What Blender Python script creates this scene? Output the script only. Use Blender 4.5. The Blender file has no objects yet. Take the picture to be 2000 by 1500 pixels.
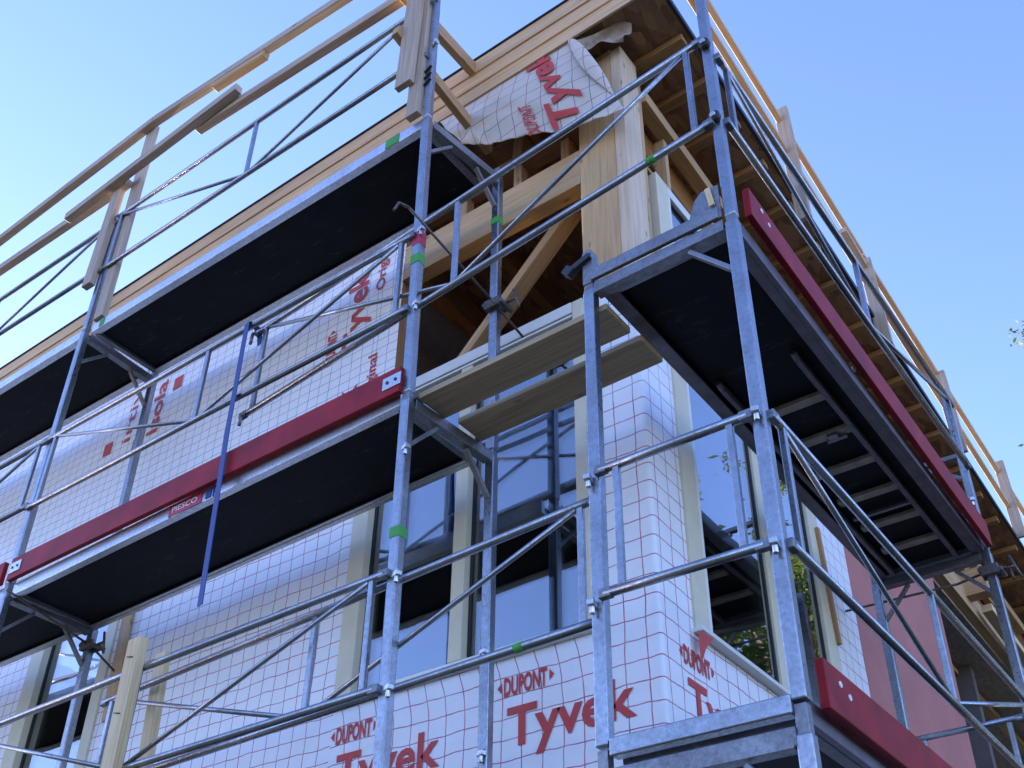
import bpy, bmesh, math, random
from mathutils import Vector, Matrix
random.seed(7)
S = bpy.context.scene
COL = S.collection

# ------------------------------------------------------------------ camera, sky, sun, exposure
cam = bpy.data.cameras.new('camera'); camo = bpy.data.objects.new('camera', cam); COL.objects.link(camo)
cam.sensor_width = 36.0
cam.lens = 36.0*2167.93/2000.0
cam.shift_x = 0.0007; cam.shift_y = 0.0791
cam.clip_start = 0.05; cam.clip_end = 2000
RX = (0.80273326, 0.59619137, 0.01323477)
RY = (-0.33083534, 0.46369393, -0.82190992)
RZ = (-0.49615248, 0.6553959, 0.56946372)
M = Matrix(((RX[0], -RY[0], -RZ[0], 2.77368), (RX[1], -RY[1], -RZ[1], -2.87908), (RX[2], -RY[2], -RZ[2], -3.11399), (0, 0, 0, 1)))
camo.matrix_world = M
S.camera = camo

SUN_DIR = Vector((-0.965, 0.22, 0.105)).normalized()
elev = math.asin(SUN_DIR.z); az = math.atan2(SUN_DIR.x, SUN_DIR.y)
W = bpy.data.worlds.new("World"); S.world = W; W.use_nodes = True
wn = W.node_tree; bg = wn.nodes['Background']
sky = wn.nodes.new('ShaderNodeTexSky'); sky.sky_type = 'NISHITA'; sky.sun_disc = False
sky.sun_elevation = elev; sky.sun_rotation = az
sky.altitude = 400; sky.air_density = 1.0; sky.dust_density = 0.4; sky.ozone_density = 2.5
tint = wn.nodes.new('ShaderNodeMix'); tint.data_type = 'RGBA'; tint.blend_type = 'MULTIPLY'; tint.inputs[0].default_value = 1.0
tint.inputs[7].default_value = (0.985, 0.82, 1.12, 1)          # a colder sky
wn.links.new(sky.outputs[0], tint.inputs[6]); wn.links.new(tint.outputs[2], bg.inputs[0]); bg.inputs[1].default_value = 0.15
sl = bpy.data.lights.new('sun', 'SUN'); sl.energy = 3.0; sl.angle = math.radians(0.5); sl.color = (1, .9, .76)
so = bpy.data.objects.new('sun', sl); COL.objects.link(so)
so.rotation_euler = SUN_DIR.to_track_quat('Z', 'Y').to_euler(); so.location = (-20, 10, 20)
S.view_settings.view_transform = 'Standard'; S.view_settings.look = 'None'; S.view_settings.gamma = 1
S.view_settings.exposure = 2.75
S.view_settings.use_curve_mapping = False

GZ = -4.7          # ground level (z = 0 is the middle scaffold deck)

# ------------------------------------------------------------------ materials
def mat(name):
    m = bpy.data.materials.new(name); m.use_nodes = True
    nt = m.node_tree
    return m, nt, nt.nodes['Principled BSDF']
def N(nt, t, **kw):
    n = nt.nodes.new(t)
    for k, v in kw.items(): setattr(n, k, v)
    return n
def ramp(nt, fac, stops):
    r = N(nt, 'ShaderNodeValToRGB'); e = r.color_ramp.elements
    while len(e) < len(stops): e.new(0.5)
    for i, (p, c) in enumerate(stops):
        e[i].position = p; e[i].color = (c[0], c[1], c[2], 1)
    nt.links.new(fac, r.inputs[0]); return r.outputs[0]
def bump(nt, b, h, strength=.3, dist=.005):
    bp = N(nt, 'ShaderNodeBump'); bp.inputs['Strength'].default_value = strength; bp.inputs['Distance'].default_value = dist
    nt.links.new(h, bp.inputs['Height']); nt.links.new(bp.outputs[0], b.inputs['Normal'])
def noise(nt, vec, scale, detail=4, rough=.55):
    n = N(nt, 'ShaderNodeTexNoise'); n.inputs['Scale'].default_value = scale; n.inputs['Detail'].default_value = detail
    n.inputs['Roughness'].default_value = rough
    if vec is not None: nt.links.new(vec, n.inputs['Vector'])
    return n.outputs[0]
def objvec(nt, sc=(1, 1, 1)):
    t = N(nt, 'ShaderNodeTexCoord'); mp = N(nt, 'ShaderNodeMapping'); mp.inputs['Scale'].default_value = sc
    nt.links.new(t.outputs['Object'], mp.inputs[0]); return mp.outputs[0]
def uvvec(nt, sc=(1, 1, 1)):
    t = N(nt, 'ShaderNodeTexCoord'); mp = N(nt, 'ShaderNodeMapping'); mp.inputs['Scale'].default_value = sc
    nt.links.new(t.outputs['UV'], mp.inputs[0]); return mp.outputs[0]
def mth(nt, op, a, b=None):
    n = N(nt, 'ShaderNodeMath', operation=op)
    for i, v in enumerate((a, b)):
        if v is None: continue
        if isinstance(v, (int, float)): n.inputs[i].default_value = v
        else: nt.links.new(v, n.inputs[i])
    return n.outputs[0]
def mixc(nt, fac, a, b):
    n = N(nt, 'ShaderNodeMix', data_type='RGBA')
    if isinstance(fac, (int, float)): n.inputs[0].default_value = fac
    else: nt.links.new(fac, n.inputs[0])
    for i, v in ((6, a), (7, b)):
        if isinstance(v, tuple): n.inputs[i].default_value = (*v, 1)
        else: nt.links.new(v, n.inputs[i])
    return n.outputs[2]

def steel(name, base, metal=.75, rough=.42, dirt=.5):
    m, nt, b = mat(name)
    v = objvec(nt)
    n1 = noise(nt, v, 55, 5, .7); n2 = noise(nt, v, 4, 4, .6)
    c1 = ramp(nt, n1, [(.3, tuple(x*.72 for x in base)), (.55, base), (.75, tuple(min(1, x*1.2) for x in base))])
    c2 = ramp(nt, n2, [(.35, (.55, .53, .5)), (.62, (1, 1, 1))])
    mx = N(nt, 'ShaderNodeMix', data_type='RGBA', blend_type='MULTIPLY'); mx.inputs[0].default_value = dirt
    nt.links.new(c1, mx.inputs[6]); nt.links.new(c2, mx.inputs[7]); nt.links.new(mx.outputs[2], b.inputs['Base Color'])
    b.inputs['Metallic'].default_value = metal
    r = ramp(nt, n1, [(.3, (rough+.14,)*3), (.7, (rough-.1,)*3)]); nt.links.new(r, b.inputs['Roughness'])
    bump(nt, b, n1, .12, .002)
    return m
STEEL = steel('galvanised_steel', (.38, .40, .43), .95, .31, .55)
STEEL_OLD = steel('weathered_steel', (.28, .29, .31), .75, .45, .7)
ALU = steel('aluminium_edge', (.68, .70, .74), .88, .34, .25)

def wood(name, c_dark, c_mid, c_light, rough=.65, knots=True, gs=1.0):
    m, nt, b = mat(name)
    v = uvvec(nt, (1.3*gs, 34*gs, 1)); n = noise(nt, v, 1.6, 6, .6)
    v2 = uvvec(nt, (1.1, 2.2, 1)); n2 = noise(nt, v2, 1.2, 2, .5)
    c = ramp(nt, n, [(.28, c_dark), (.5, c_mid), (.72, c_light)])
    t = ramp(nt, n2, [(.3, (.82, .8, .78)), (.7, (1.06, 1.05, 1.03))])
    mx = N(nt, 'ShaderNodeMix', data_type='RGBA', blend_type='MULTIPLY'); mx.inputs[0].default_value = 1
    nt.links.new(c, mx.inputs[6]); nt.links.new(t, mx.inputs[7]); out = mx.outputs[2]
    if knots:
        vo = N(nt, 'ShaderNodeTexVoronoi'); vo.inputs['Scale'].default_value = 1.0
        nt.links.new(uvvec(nt, (3.2, 8.0, 1)), vo.inputs['Vector'])
        k = ramp(nt, vo.outputs['Distance'], [(.045, (1, 1, 1)), (.115, (0, 0, 0))])
        sel = mth(nt, 'GREATER_THAN', N(nt, 'ShaderNodeSeparateColor').outputs[0], .5)
        sc = nt.nodes[-2] if False else None
        out = mixc(nt, mth(nt, 'MULTIPLY', k, .75), out, tuple(x*.35 for x in c_dark))
    nt.links.new(out, b.inputs['Base Color'])
    b.inputs['Roughness'].default_value = rough
    bump(nt, b, n, .25, .002)
    return m
TIMBER = wood('fresh_spruce', (.36, .21, .09), (.52, .335, .16), (.61, .42, .22))
TIMBER_GREY = wood('weathered_timber', (.31, .24, .17), (.45, .36, .27), (.55, .46, .36))
FASCIA = wood('planed_spruce', (.50, .33, .17), (.66, .47, .27), (.74, .56, .34), knots=False)
PALEWOOD = wood('pale_batten', (.60, .42, .19), (.77, .58, .31), (.86, .69, .42))
PLY = wood('orange_plywood', (.32, .16, .055), (.42, .22, .08), (.50, .28, .11), knots=False, gs=.4)
PLANK = wood('worn_plank', (.28, .20, .105), (.41, .31, .175), (.50, .39, .23))
GLULAM = wood('laminated_spruce', (.44, .27, .115), (.58, .38, .18), (.66, .46, .24))
LIGHTWOOD = wood('light_spruce', (.54, .40, .26), (.68, .53, .37), (.75, .61, .45))
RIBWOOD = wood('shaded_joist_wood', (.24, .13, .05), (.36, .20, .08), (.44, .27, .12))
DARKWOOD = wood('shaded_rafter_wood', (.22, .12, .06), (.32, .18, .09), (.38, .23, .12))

def osb(name, c0, c1, c2, sc=24):
    m, nt, b = mat(name)
    v = objvec(nt, (1, .35, 1)); vo = N(nt, 'ShaderNodeTexVoronoi'); vo.inputs['Scale'].default_value = sc
    nt.links.new(v, vo.inputs['Vector'])
    sp = N(nt, 'ShaderNodeSeparateColor'); nt.links.new(vo.outputs['Color'], sp.inputs[0])
    n = noise(nt, objvec(nt), 40, 5, .7)
    f = mth(nt, 'ADD', mth(nt, 'MULTIPLY', sp.outputs[0], .6), mth(nt, 'MULTIPLY', n, .45))
    nt.links.new(ramp(nt, f, [(.2, c0), (.5, c1), (.85, c2)]), b.inputs['Base Color'])
    b.inputs['Roughness'].default_value = .75; bump(nt, b, f, .3, .003)
    return m
OSB = osb('strand_board', (.17, .09, .045), (.27, .15, .075), (.40, .24, .12))
PANELGREY = osb('grey_brown_board', (.29, .23, .18), (.36, .29, .235), (.42, .35, .29), 40)

def plain(name, c, rough=.6, metal=0, nscale=14, var=.12, bstr=.08, spec=.5):
    m, nt, b = mat(name)
    n = noise(nt, objvec(nt), nscale, 5, .6)
    nt.links.new(ramp(nt, n, [(.3, tuple(x*(1-var) for x in c)), (.7, tuple(min(1, x*(1+var)) for x in c))]), b.inputs['Base Color'])
    b.inputs['Roughness'].default_value = rough; b.inputs['Metallic'].default_value = metal
    b.inputs['Specular IOR Level'].default_value = spec
    bump(nt, b, n, bstr, .004)
    return m
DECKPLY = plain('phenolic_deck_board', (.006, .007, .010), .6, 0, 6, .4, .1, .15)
DECKRIB = plain('deck_rib', (.30, .26, .20), .6, .2, 12, .3)
DECKBAR = plain('dark_deck_frame', (.16, .15, .17), .5, .5, 10, .25)
RED0 = plain('red_painted_board', (.27, .008, .014), .55, 0, 5, .35, .15, .25)
FRAMEW = plain('cream_window_frame', (.66, .60, .42), .5, 0, 8, .06)
FRAMEWHITE = plain('white_window_profile', (.74, .74, .66), .4, 0, 8, .05)
GASKET = plain('dark_seal', (.02, .022, .02), .6)
def scuffed(m, colour, amount=.62, sc=(3, 3, 22)):
    nt = m.node_tree; b = nt.nodes['Principled BSDF']; src = b.inputs['Base Color'].links[0].from_socket
    n = noise(nt, objvec(nt, sc), 5, 8, .75)
    f = ramp(nt, n, [(amount, (0, 0, 0)), (amount+.07, (.8, .8, .8))])
    nt.links.new(mixc(nt, f, src, colour), b.inputs['Base Color'])
    return m
RED = scuffed(RED0, (.16, .06, .05), .60)
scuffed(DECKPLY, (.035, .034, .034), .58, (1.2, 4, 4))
PINK = plain('pink_render', (.44, .17, .145), .85, 0, 3, .10, .25)
GREEN = plain('green_tape', (.05, .30, .05), .6)
INK = plain('red_print', (.52, .05, .045), .6, 0, 30, .1)
STRAP = plain('blue_strap', (.01, .045, .22), .6, 0, 60, .15)
MEMBR = plain('black_membrane', (.018, .02, .028), .55)
BLACKM = plain('black_plastic', (.02, .02, .022), .5)
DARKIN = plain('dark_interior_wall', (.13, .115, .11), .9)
BOLT = steel('bright_bolt', (.62, .63, .64), .85, .3, .3)
RUST = steel('dark_clamp', (.16, .14, .12), .6, .5, .8)
STICK = plain('sticker_red', (.45, .03, .08), .4)
WHITE = plain('white_print', (.75, .75, .75), .5)
ROOFM = plain('roof_boarding', (.50, .38, .25), .8)
FLOORM = plain('concrete_floor', (.3, .29, .27), .9)

def glass():
    m, nt, b = mat('window_glass'); nt.nodes.remove(b)
    out = nt.nodes['Material Output']
    tr = N(nt, 'ShaderNodeBsdfTransparent'); tr.inputs[0].default_value = (.78, .84, .82, 1)
    gl = N(nt, 'ShaderNodeBsdfGlossy'); gl.inputs['Roughness'].default_value = 0.0; gl.inputs[0].default_value = (.95, .97, 1, 1)
    nz = noise(nt, objvec(nt), 2.2, 1, .4)
    bp = N(nt, 'ShaderNodeBump'); bp.inputs['Strength'].default_value = .035; bp.inputs['Distance'].default_value = .05
    nt.links.new(nz, bp.inputs['Height']); nt.links.new(bp.outputs[0], gl.inputs['Normal'])
    fr = N(nt, 'ShaderNodeFresnel'); fr.inputs[0].default_value = 1.9
    fac = mth(nt, 'MINIMUM', mth(nt, 'MULTIPLY', fr.outputs[0], 1.9), .92)
    mx = N(nt, 'ShaderNodeMixShader'); nt.links.new(fac, mx.inputs[0])
    nt.links.new(tr.outputs[0], mx.inputs[1]); nt.links.new(gl.outputs[0], mx.inputs[2]); nt.links.new(mx.outputs[0], out.inputs[0])
    return m
GLASS = glass()

def wrap_mat(name, du, dv, ou, ov, line_a, line_b, base=(.86, .86, .86), split=-50.0):
    m, nt, b = mat(name)
    t = N(nt, 'ShaderNodeTexCoord'); ob = objvec(nt)
    sx = N(nt, 'ShaderNodeSeparateXYZ'); nt.links.new(t.outputs['UV'], sx.inputs[0])
    w1 = mth(nt, 'MULTIPLY', mth(nt, 'SUBTRACT', noise(nt, ob, 3.2, 3), .5), .035)
    obs = objvec(nt, (1.1, 1.1, .6))
    w2 = mth(nt, 'MULTIPLY', mth(nt, 'SUBTRACT', noise(nt, obs, 4.1, 3), .5), .035)
    u = mth(nt, 'ADD', sx.outputs[0], w1); v = mth(nt, 'ADD', sx.outputs[1], w2)
    if split > 0:          # the sheet is pulled in under the wide window sill
        tt = mth(nt, 'POWER', mth(nt, 'MINIMUM', mth(nt, 'MAXIMUM', mth(nt, 'MULTIPLY', mth(nt, 'ADD', sx.outputs[1], 1.20), 4.0), 0.0), 1.0), 2.0)
        inr = mth(nt, 'MULTIPLY', mth(nt, 'LESS_THAN', sx.outputs[0], 9.43), mth(nt, 'GREATER_THAN', sx.outputs[0], split))
        u = mth(nt, 'ADD', u, mth(nt, 'MULTIPLY', mth(nt, 'MULTIPLY', tt, inr), .055))
    def line(c, o, d, th):
        f = mth(nt, 'FRACT', mth(nt, 'DIVIDE', mth(nt, 'ADD', c, o), d))
        a = mth(nt, 'ABSOLUTE', mth(nt, 'SUBTRACT', f, .5))
        return mth(nt, 'GREATER_THAN', a, .5-th/d/2)
    l0 = mth(nt, 'MAXIMUM', line(u, ou, du, .0055), line(v, ov, dv, .0055))
    l1 = mth(nt, 'MAXIMUM', line(u, ou, .098, .0052), line(v, ov, .081, .0052))
    l2 = mth(nt, 'MAXIMUM', line(u, ou, .090, .005), line(v, ov, .070, .005))
    isl = mth(nt, 'MULTIPLY', mth(nt, 'LESS_THAN', sx.outputs[0], split), mth(nt, 'LESS_THAN', sx.outputs[1], .2))
    isu = mth(nt, 'MULTIPLY', mth(nt, 'LESS_THAN', sx.outputs[0], split+1), mth(nt, 'GREATER_THAN', sx.outputs[1], .2))
    rest = mth(nt, 'SUBTRACT', mth(nt, 'SUBTRACT', 1.0, isl), isu)
    l = mth(nt, 'ADD', mth(nt, 'ADD', mth(nt, 'MULTIPLY', l0, rest), mth(nt, 'MULTIPLY', l1, isl)), mth(nt, 'MULTIPLY', l2, isu))
    fade = ramp(nt, noise(nt, ob, 9, 3), [(.3, (.72,)*3), (.6, (1,)*3)])
    hi = mth(nt, 'GREATER_THAN', sx.outputs[1], 0.2)
    lc = mixc(nt, hi, line_a, line_b)
    nb = noise(nt, ob, 5, 6, .65)
    bc = ramp(nt, nb, [(.3, tuple(x*.93 for x in base)), (.7, base)])
    nt.links.new(mixc(nt, mth(nt, 'MULTIPLY', l, fade), bc, lc), b.inputs['Base Color'])
    b.inputs['Roughness'].default_value = .42; b.inputs['Specular IOR Level'].default_value = .6
    big = noise(nt, objvec(nt, (.6, .6, 2.4)), 2.0, 3, .5); sm = noise(nt, ob, 16, 4, .6)
    fine = noise(nt, objvec(nt, (3, 3, 1)), 4, 4, .6)
    h = mth(nt, 'ADD', mth(nt, 'ADD', mth(nt, 'MULTIPLY', big, 1.0), mth(nt, 'MULTIPLY', sm, .09)), mth(nt, 'MULTIPLY', fine, .15))
    bump(nt, b, h, .36, .05)
    return m
WRAP = wrap_mat('printed_house_wrap', .107, .0955, .027, .0215, (.40, .05, .10), (.26, .23, .33), split=7.9)
WRAPF = wrap_mat('loose_house_wrap', .107, .107, .0, .03, (.22, .13, .15), (.22, .13, .15), (.62, .57, .50))  # base darker than the wall sheet: the flap's shade under the eave, in colour

# ------------------------------------------------------------------ mesh helpers
class MB:
    def __init__(s): s.v = []; s.f = []; s.uv = []; s.sm = []
    def _face(s, idx, uv, smooth=False): s.f.append(idx); s.uv.append(uv); s.sm.append(smooth)
    def bar(s, p0, p1, w, h, up=(0, 0, 1)):
        p0 = Vector(p0); p1 = Vector(p1); d = p1-p0; L = d.length; d.normalize(); up = Vector(up)
        if abs(d.dot(up)) > .98: up = Vector((0, 1, 0)) if abs(d.y) < .9 else Vector((1, 0, 0))
        side = d.cross(up).normalized(); up = side.cross(d).normalized()
        a, b = side*w/2, up*h/2; o = len(s.v)
        for p in (p0, p1):
            for q in (-a-b, a-b, a+b, -a+b): s.v.append(p+q)
        uo, vo = random.random()*9, random.random()*9
        per = [0, w, w+h, 2*w+h, 2*w+2*h]
        for i in range(4):
            j = (i+1) % 4
            s._face((o+i, o+j, o+4+j, o+4+i), [(uo, vo+per[i]), (uo, vo+per[i+1]), (uo+L, vo+per[i+1]), (uo+L, vo+per[i])])
        e = [(uo+.01, vo), (uo+.015, vo+w), (uo+.02, vo+w+.01), (uo+.012, vo+.01)]
        s._face((o+3, o+2, o+1, o), e); s._face((o+4, o+5, o+6, o+7), e)
        return s
    def box(s, x0, x1, y0, y1, z0, z1):
        dx, dy, dz = x1-x0, y1-y0, z1-z0; cx, cy, cz = (x0+x1)/2, (y0+y1)/2, (z0+z1)/2
        if dx >= dy and dx >= dz: return s.bar((x0, cy, cz), (x1, cy, cz), dy, dz, (0, 0, 1))
        if dy >= dz: return s.bar((cx, y0, cz), (cx, y1, cz), dx, dz, (0, 0, 1))
        return s.bar((cx, cy, z0), (cx, cy, z1), dx, dy, (0, 1, 0))
    def tube(s, p0, p1, r, n=12, r1=None):
        p0 = Vector(p0); p1 = Vector(p1); d = p1-p0; L = d.length; d.normalize(); r1 = r if r1 is None else r1
        up = Vector((0, 0, 1)) if abs(d.z) < .9 else Vector((1, 0, 0))
        a = d.cross(up).normalized(); b = a.cross(d).normalized(); o = len(s.v)
        for p, rr in ((p0, r), (p1, r1)):
            for k in range(n):
                t = 2*math.pi*k/n; s.v.append(p+(a*math.cos(t)+b*math.sin(t))*rr)
        for k in range(n):
            j = (k+1) % n
            s._face((o+k, o+n+k, o+n+j, o+j), [(0, k/n), (L, k/n), (L, (k+1)/n), (0, (k+1)/n)], True)
        s._face(tuple(o+k for k in range(n)), [(0, 0)]*n); s._face(tuple(o+n+k for k in reversed(range(n))), [(0, 0)]*n)
        return s
    def path(s, pts, r, n=10):
        for a, b in zip(pts[:-1], pts[1:]): s.tube(a, b, r, n)
        return s
    def prism(s, poly, vec):
        o = len(s.v); n = len(poly); vec = Vector(vec)
        for p in poly: s.v.append(Vector(p))
        for p in poly: s.v.append(Vector(p)+vec)
        for k in range(n):
            j = (k+1) % n; L = (s.v[o+j]-s.v[o+k]).length
            s._face((o+k, o+j, o+n+j, o+n+k), [(0, 0), (L, 0), (L, .1), (0, .1)])
        s._face(tuple(o+k for k in reversed(range(n))), [tuple(s.v[o+k])[:2] for k in reversed(range(n))])
        s._face(tuple(o+n+k for k in range(n)), [tuple(s.v[o+k])[:2] for k in range(n)])
        return s
    def build(s, name, m, parent=None, bevel=0.0, label=None):
        root = parent
        while root is not None and root.parent is not None: root = root.parent
        off = root.location if root is not None else Vector((0, 0, 0))
        me = bpy.data.meshes.new(name)
        me.from_pydata([tuple(p-off) for p in s.v], [], s.f)
        ul = me.uv_layers.new(name='UVMap'); i = 0
        for fuv in s.uv:
            for q in fuv: ul.data[i].uv = q; i += 1
        me.polygons.foreach_set('use_smooth', s.sm)
        me.materials.append(m)
        bm = bmesh.new(); bm.from_mesh(me); bmesh.ops.recalc_face_normals(bm, faces=bm.faces); bm.to_mesh(me); bm.free()
        o = bpy.data.objects.new(name, me); COL.objects.link(o)
        if parent is not None: o.parent = parent
        if bevel > 0:
            b = o.modifiers.new('edge', 'BEVEL'); b.width = bevel; b.segments = 2; b.limit_method = 'ANGLE'; b.angle_limit = math.radians(50)
            b.harden_normals = False
        if label: o['label'] = label
        return o
def thing(name, loc, label, cat, group=None):
    o = bpy.data.objects.new(name, None); COL.objects.link(o); o.location = loc; o.empty_display_size = .1
    o['label'] = label; o['category'] = cat
    if group: o['group'] = group
    return o
def tag(o, label, cat, group=None):
    o['label'] = label; o['category'] = cat
    if group: o['group'] = group
    return o
def structure(o): o['kind'] = 'structure'; return o

def text_mesh(s, size, bold=0.0, sx=1.0):
    cu = bpy.data.curves.new('t', 'FONT'); cu.body = s; cu.size = size; cu.offset = bold; cu.resolution_u = 3
    ob = bpy.data.objects.new('t', cu); COL.objects.link(ob)
    dg = bpy.context.evaluated_depsgraph_get(); dg.update()
    me = ob.evaluated_get(dg).to_mesh()
    vs = [(v.co.x*sx, v.co.y) for v in me.vertices]; fs = [tuple(p.vertices) for p in me.polygons]
    ob.evaluated_get(dg).to_mesh_clear()
    bpy.data.objects.remove(ob); bpy.data.curves.remove(cu)
    return vs, fs
def lettering(name, s, width, height, fn, m, parent, bold=0.0, outline=None):
    """text fitted in width x height (cap height), mapped by fn(a, b) -> world point"""
    vs, fs = text_mesh(s, 1.0, bold)
    caps, _ = text_mesh('T', 1.0, bold)
    ch = max(v[1] for v in caps)
    x0 = min(v[0] for v in vs); x1 = max(v[0] for v in vs)
    b = MB()
    for x, y in vs: b.v.append(Vector(fn((x-x0)/(x1-x0)*width, y/ch*height)))
    for f in fs: b._face(f, [(0, 0)]*len(f))
    return b.build(name, m, parent)
def poly_print(name, polys, fn, m, parent):
    b = MB()
    for P in polys:
        o = len(b.v)
        for a, c in P: b.v.append(Vector(fn(a, c)))
        b._face(tuple(range(o, o+len(P))), [(0, 0)]*len(P))
    return b.build(name, m, parent)

# ------------------------------------------------------------------ setting: ground
b = MB(); g = 600
b.v = [Vector((-g, -g, GZ)), Vector((g, -g, GZ)), Vector((g, g, GZ)), Vector((-g, g, GZ))]; b._face((0, 1, 2, 3), [(0, 0)]*4)
gm, gnt, gb = mat('gravel_ground')
gn = noise(gnt, objvec(gnt), 14, 8, .7); gn2 = noise(gnt, objvec(gnt), .5, 4, .6)
gc = mixc(gnt, ramp(gnt, gn2, [(.45, (0, 0, 0)), (.6, (1, 1, 1))]), ramp(gnt, gn, [(.3, (.06, .05, .035)), (.7, (.14, .115, .085))]), ramp(gnt, gn, [(.3, (.025, .045, .015)), (.7, (.05, .08, .03))]))
gnt.links.new(gc, gb.inputs['Base Color']); gb.inputs['Roughness'].default_value = .95
bump(gnt, gb, gn, .6, .02)
structure(b.build('ground', gm))

# ------------------------------------------------------------------ house
YW, XW = .80, .775
SL = -.083                       # roof slope along +Y
def zs(y, base=2.95): return base+SL*(y-.76)
H = thing('house', (0, 4, GZ), 'two-storey timber-framed house under construction, wrapped in white printed sheeting', 'house')
UL, RC = -9.0, .022               # left end, corner radius
Ls = (XW-RC)-UL                  # straight run on the left facade
arc = RC*math.pi/2
def wrap_pt(u, v, out=0.0):
    """u measured along the sheet from the far left; corner rounded"""
    if u <= Ls: return Vector((UL+u, YW-out, v))
    if u <= Ls+arc:
        t = (u-Ls)/RC; return Vector((XW-RC+(RC+out)*math.sin(t), YW+RC-(RC+out)*math.cos(t), v))
    return Vector((XW+out, YW+RC+(u-Ls-arc), v))
def uX(x): return x-UL
def uY(y): return Ls+arc+(y-YW-RC)
WRAP_END = uY(3.31)
holes = [(uX(-1.08), uX(.43), -.95, .95), (uX(-.90), uX(.45), .95, 3.3), (uX(.45), uY(1.10), 1.0, 3.3),
         (uY(1.10), uY(2.83), -.94, 3.3), (uY(2.83), WRAP_END, 2.0, 3.3), (uX(-4.12), uX(-3.2), -1.95, .75)]
us = sorted(set([0, WRAP_END, Ls-.012, Ls-.003, Ls, Ls+arc, Ls+arc+.003, Ls+arc+.012]+[Ls+arc*k/6 for k in range(1, 6)]+[h[0] for h in holes]+[h[1] for h in holes]+[k*.15 for k in range(int(WRAP_END/.15)+1)]))
vs_ = sorted(set([GZ, 3.0]+[h[2] for h in holes]+[min(3.0, h[3]) for h in holes]+[GZ+k*.2 for k in range(1, 39) if GZ+k*.2 < 3.0]))
b = MB(); idx = {}
def gv(i, j):
    if (i, j) not in idx:
        idx[(i, j)] = len(b.v); b.v.append(wrap_pt(us[i], vs_[j]))
    return idx[(i, j)]
for i in range(len(us)-1):
    for j in range(len(vs_)-1):
        cu, cv = (us[i]+us[i+1])/2, (vs_[j]+vs_[j+1])/2
        if any(h[0] < cu < h[1] and h[2] < cv < h[3] for h in holes): continue
        b._face((gv(i, j), gv(i+1, j), gv(i+1, j+1), gv(i, j+1)), [(us[i], vs_[j]), (us[i+1], vs_[j]), (us[i+1], vs_[j+1]), (us[i], vs_[j+1])], True)
wall = b.build('wall_wrap', WRAP, H)

# printed words on the wrap
def onleft(x0, z0, tilt=0.0): return lambda a, c: wrap_pt(uX(x0)+a-c*tilt, z0+c+a*tilt, .004)
def onleft_up(x0, z0): return lambda a, c: wrap_pt(uX(x0)-c, z0+a, .004)
def onright(y0, z0): return lambda a, c: wrap_pt(uY(y0)+a, z0+c, .004)
def brand(mapper, x, z, first=True, w=.655, h=.175):
    lettering('lettering', 'Tyvek', w, h, mapper(x, z), INK, wall, bold=.026)
    f = mapper(x-.02, z+.235)
    lettering('lettering', 'DUPONT', .235, .085, f, INK, wall, bold=.034)
    poly_print('lettering', [[(-.012, .070), (-.012, .016), (-.036, .043)]], f, INK, wall)
    poly_print('lettering', [[(.247, .070), (.247, .016), (.271, .043)][::-1]], f, INK, wall)
brand(lambda x, z: onleft(x, z), -.01, -1.395)
brand(lambda x, z: onleft(x, z), -1.04, -1.395)
brand(lambda x, z: onright(1.0+(x+.01), z), -.01, -1.37)
def up_map(xb): return lambda x, z: (lambda a, c: onleft_up(xb, x)(a, c+(z)))
for z0 in (1.50, .52):
    brand(lambda x, z: (lambda a, c: onleft_up(-1.215, x)(a, z+c)), z0, 0.0)
lettering('lettering', 'Original', .43, .075, onleft_up(-1.06, 1.90), INK, wall, bold=.015)
lettering('lettering', 'Original', .43, .075, onleft_up(-1.06, .92), INK, wall, bold=.015)
lettering('lettering', 'isola', .50, .125, onleft_up(-3.29, 1.70), INK, wall, bold=.02)
lettering('lettering', 'irtiv', .50, .10, onleft_up(-3.62, 1.76), INK, wall, bold=.004)
for x, z in ((-3.20, 2.04), (-3.56, 1.62), (-3.94, 1.73)):
    poly_print('lettering', [[(0, 0), (.10, 0), (.10, .115), (0, .115)]], onleft(x, z), INK, wall)
lettering('lettering', 'L', .05, .10, onleft_up(-3.72, 1.08), INK, wall, bold=.004)

# inner structure: room shell
def hpart(name, m, fn, bevel=0, parent=None, label=None):
    b = MB(); fn(b); return b.build(name, m, parent or H, bevel, label)
hpart('floor_slab', FLOORM, lambda b: b.box(-8.9, .70, .9, 7.2, -2.1, -1.9))
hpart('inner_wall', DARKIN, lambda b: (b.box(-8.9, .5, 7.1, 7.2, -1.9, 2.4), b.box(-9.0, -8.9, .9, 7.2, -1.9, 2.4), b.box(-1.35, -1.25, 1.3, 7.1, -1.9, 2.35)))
# wall studs behind the wrap edge of the upper opening
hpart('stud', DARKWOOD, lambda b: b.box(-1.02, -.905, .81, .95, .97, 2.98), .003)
hpart('wall_sheathing', OSB, lambda b: b.box(-8.9, -4.13, .812, .95, -1.9, 2.98))
hpart('wall_sheathing', OSB, lambda b: b.box(-3.19, -1.1, .812, .95, -1.9, 2.98))
hpart('wall_sheathing', OSB, lambda b: b.box(-4.128, -3.192, .812, .95, .76, 2.98))
hpart('wall_sheathing', OSB, lambda b: (b.box(-1.1, .62, .812, .95, -1.9, -.96), b.box(.46, .74, .835, .97, -1.9, .985), b.box(.64, .765, .99, 1.09, -1.9, .985)))
hpart('wall_sheathing', OSB, lambda b: b.box(.64, .765, 1.11, 3.3, -1.9, -.96))
hpart('wall_sheathing', OSB, lambda b: b.box(.64, .765, 2.86, 3.3, -.95, 2.0))
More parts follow.
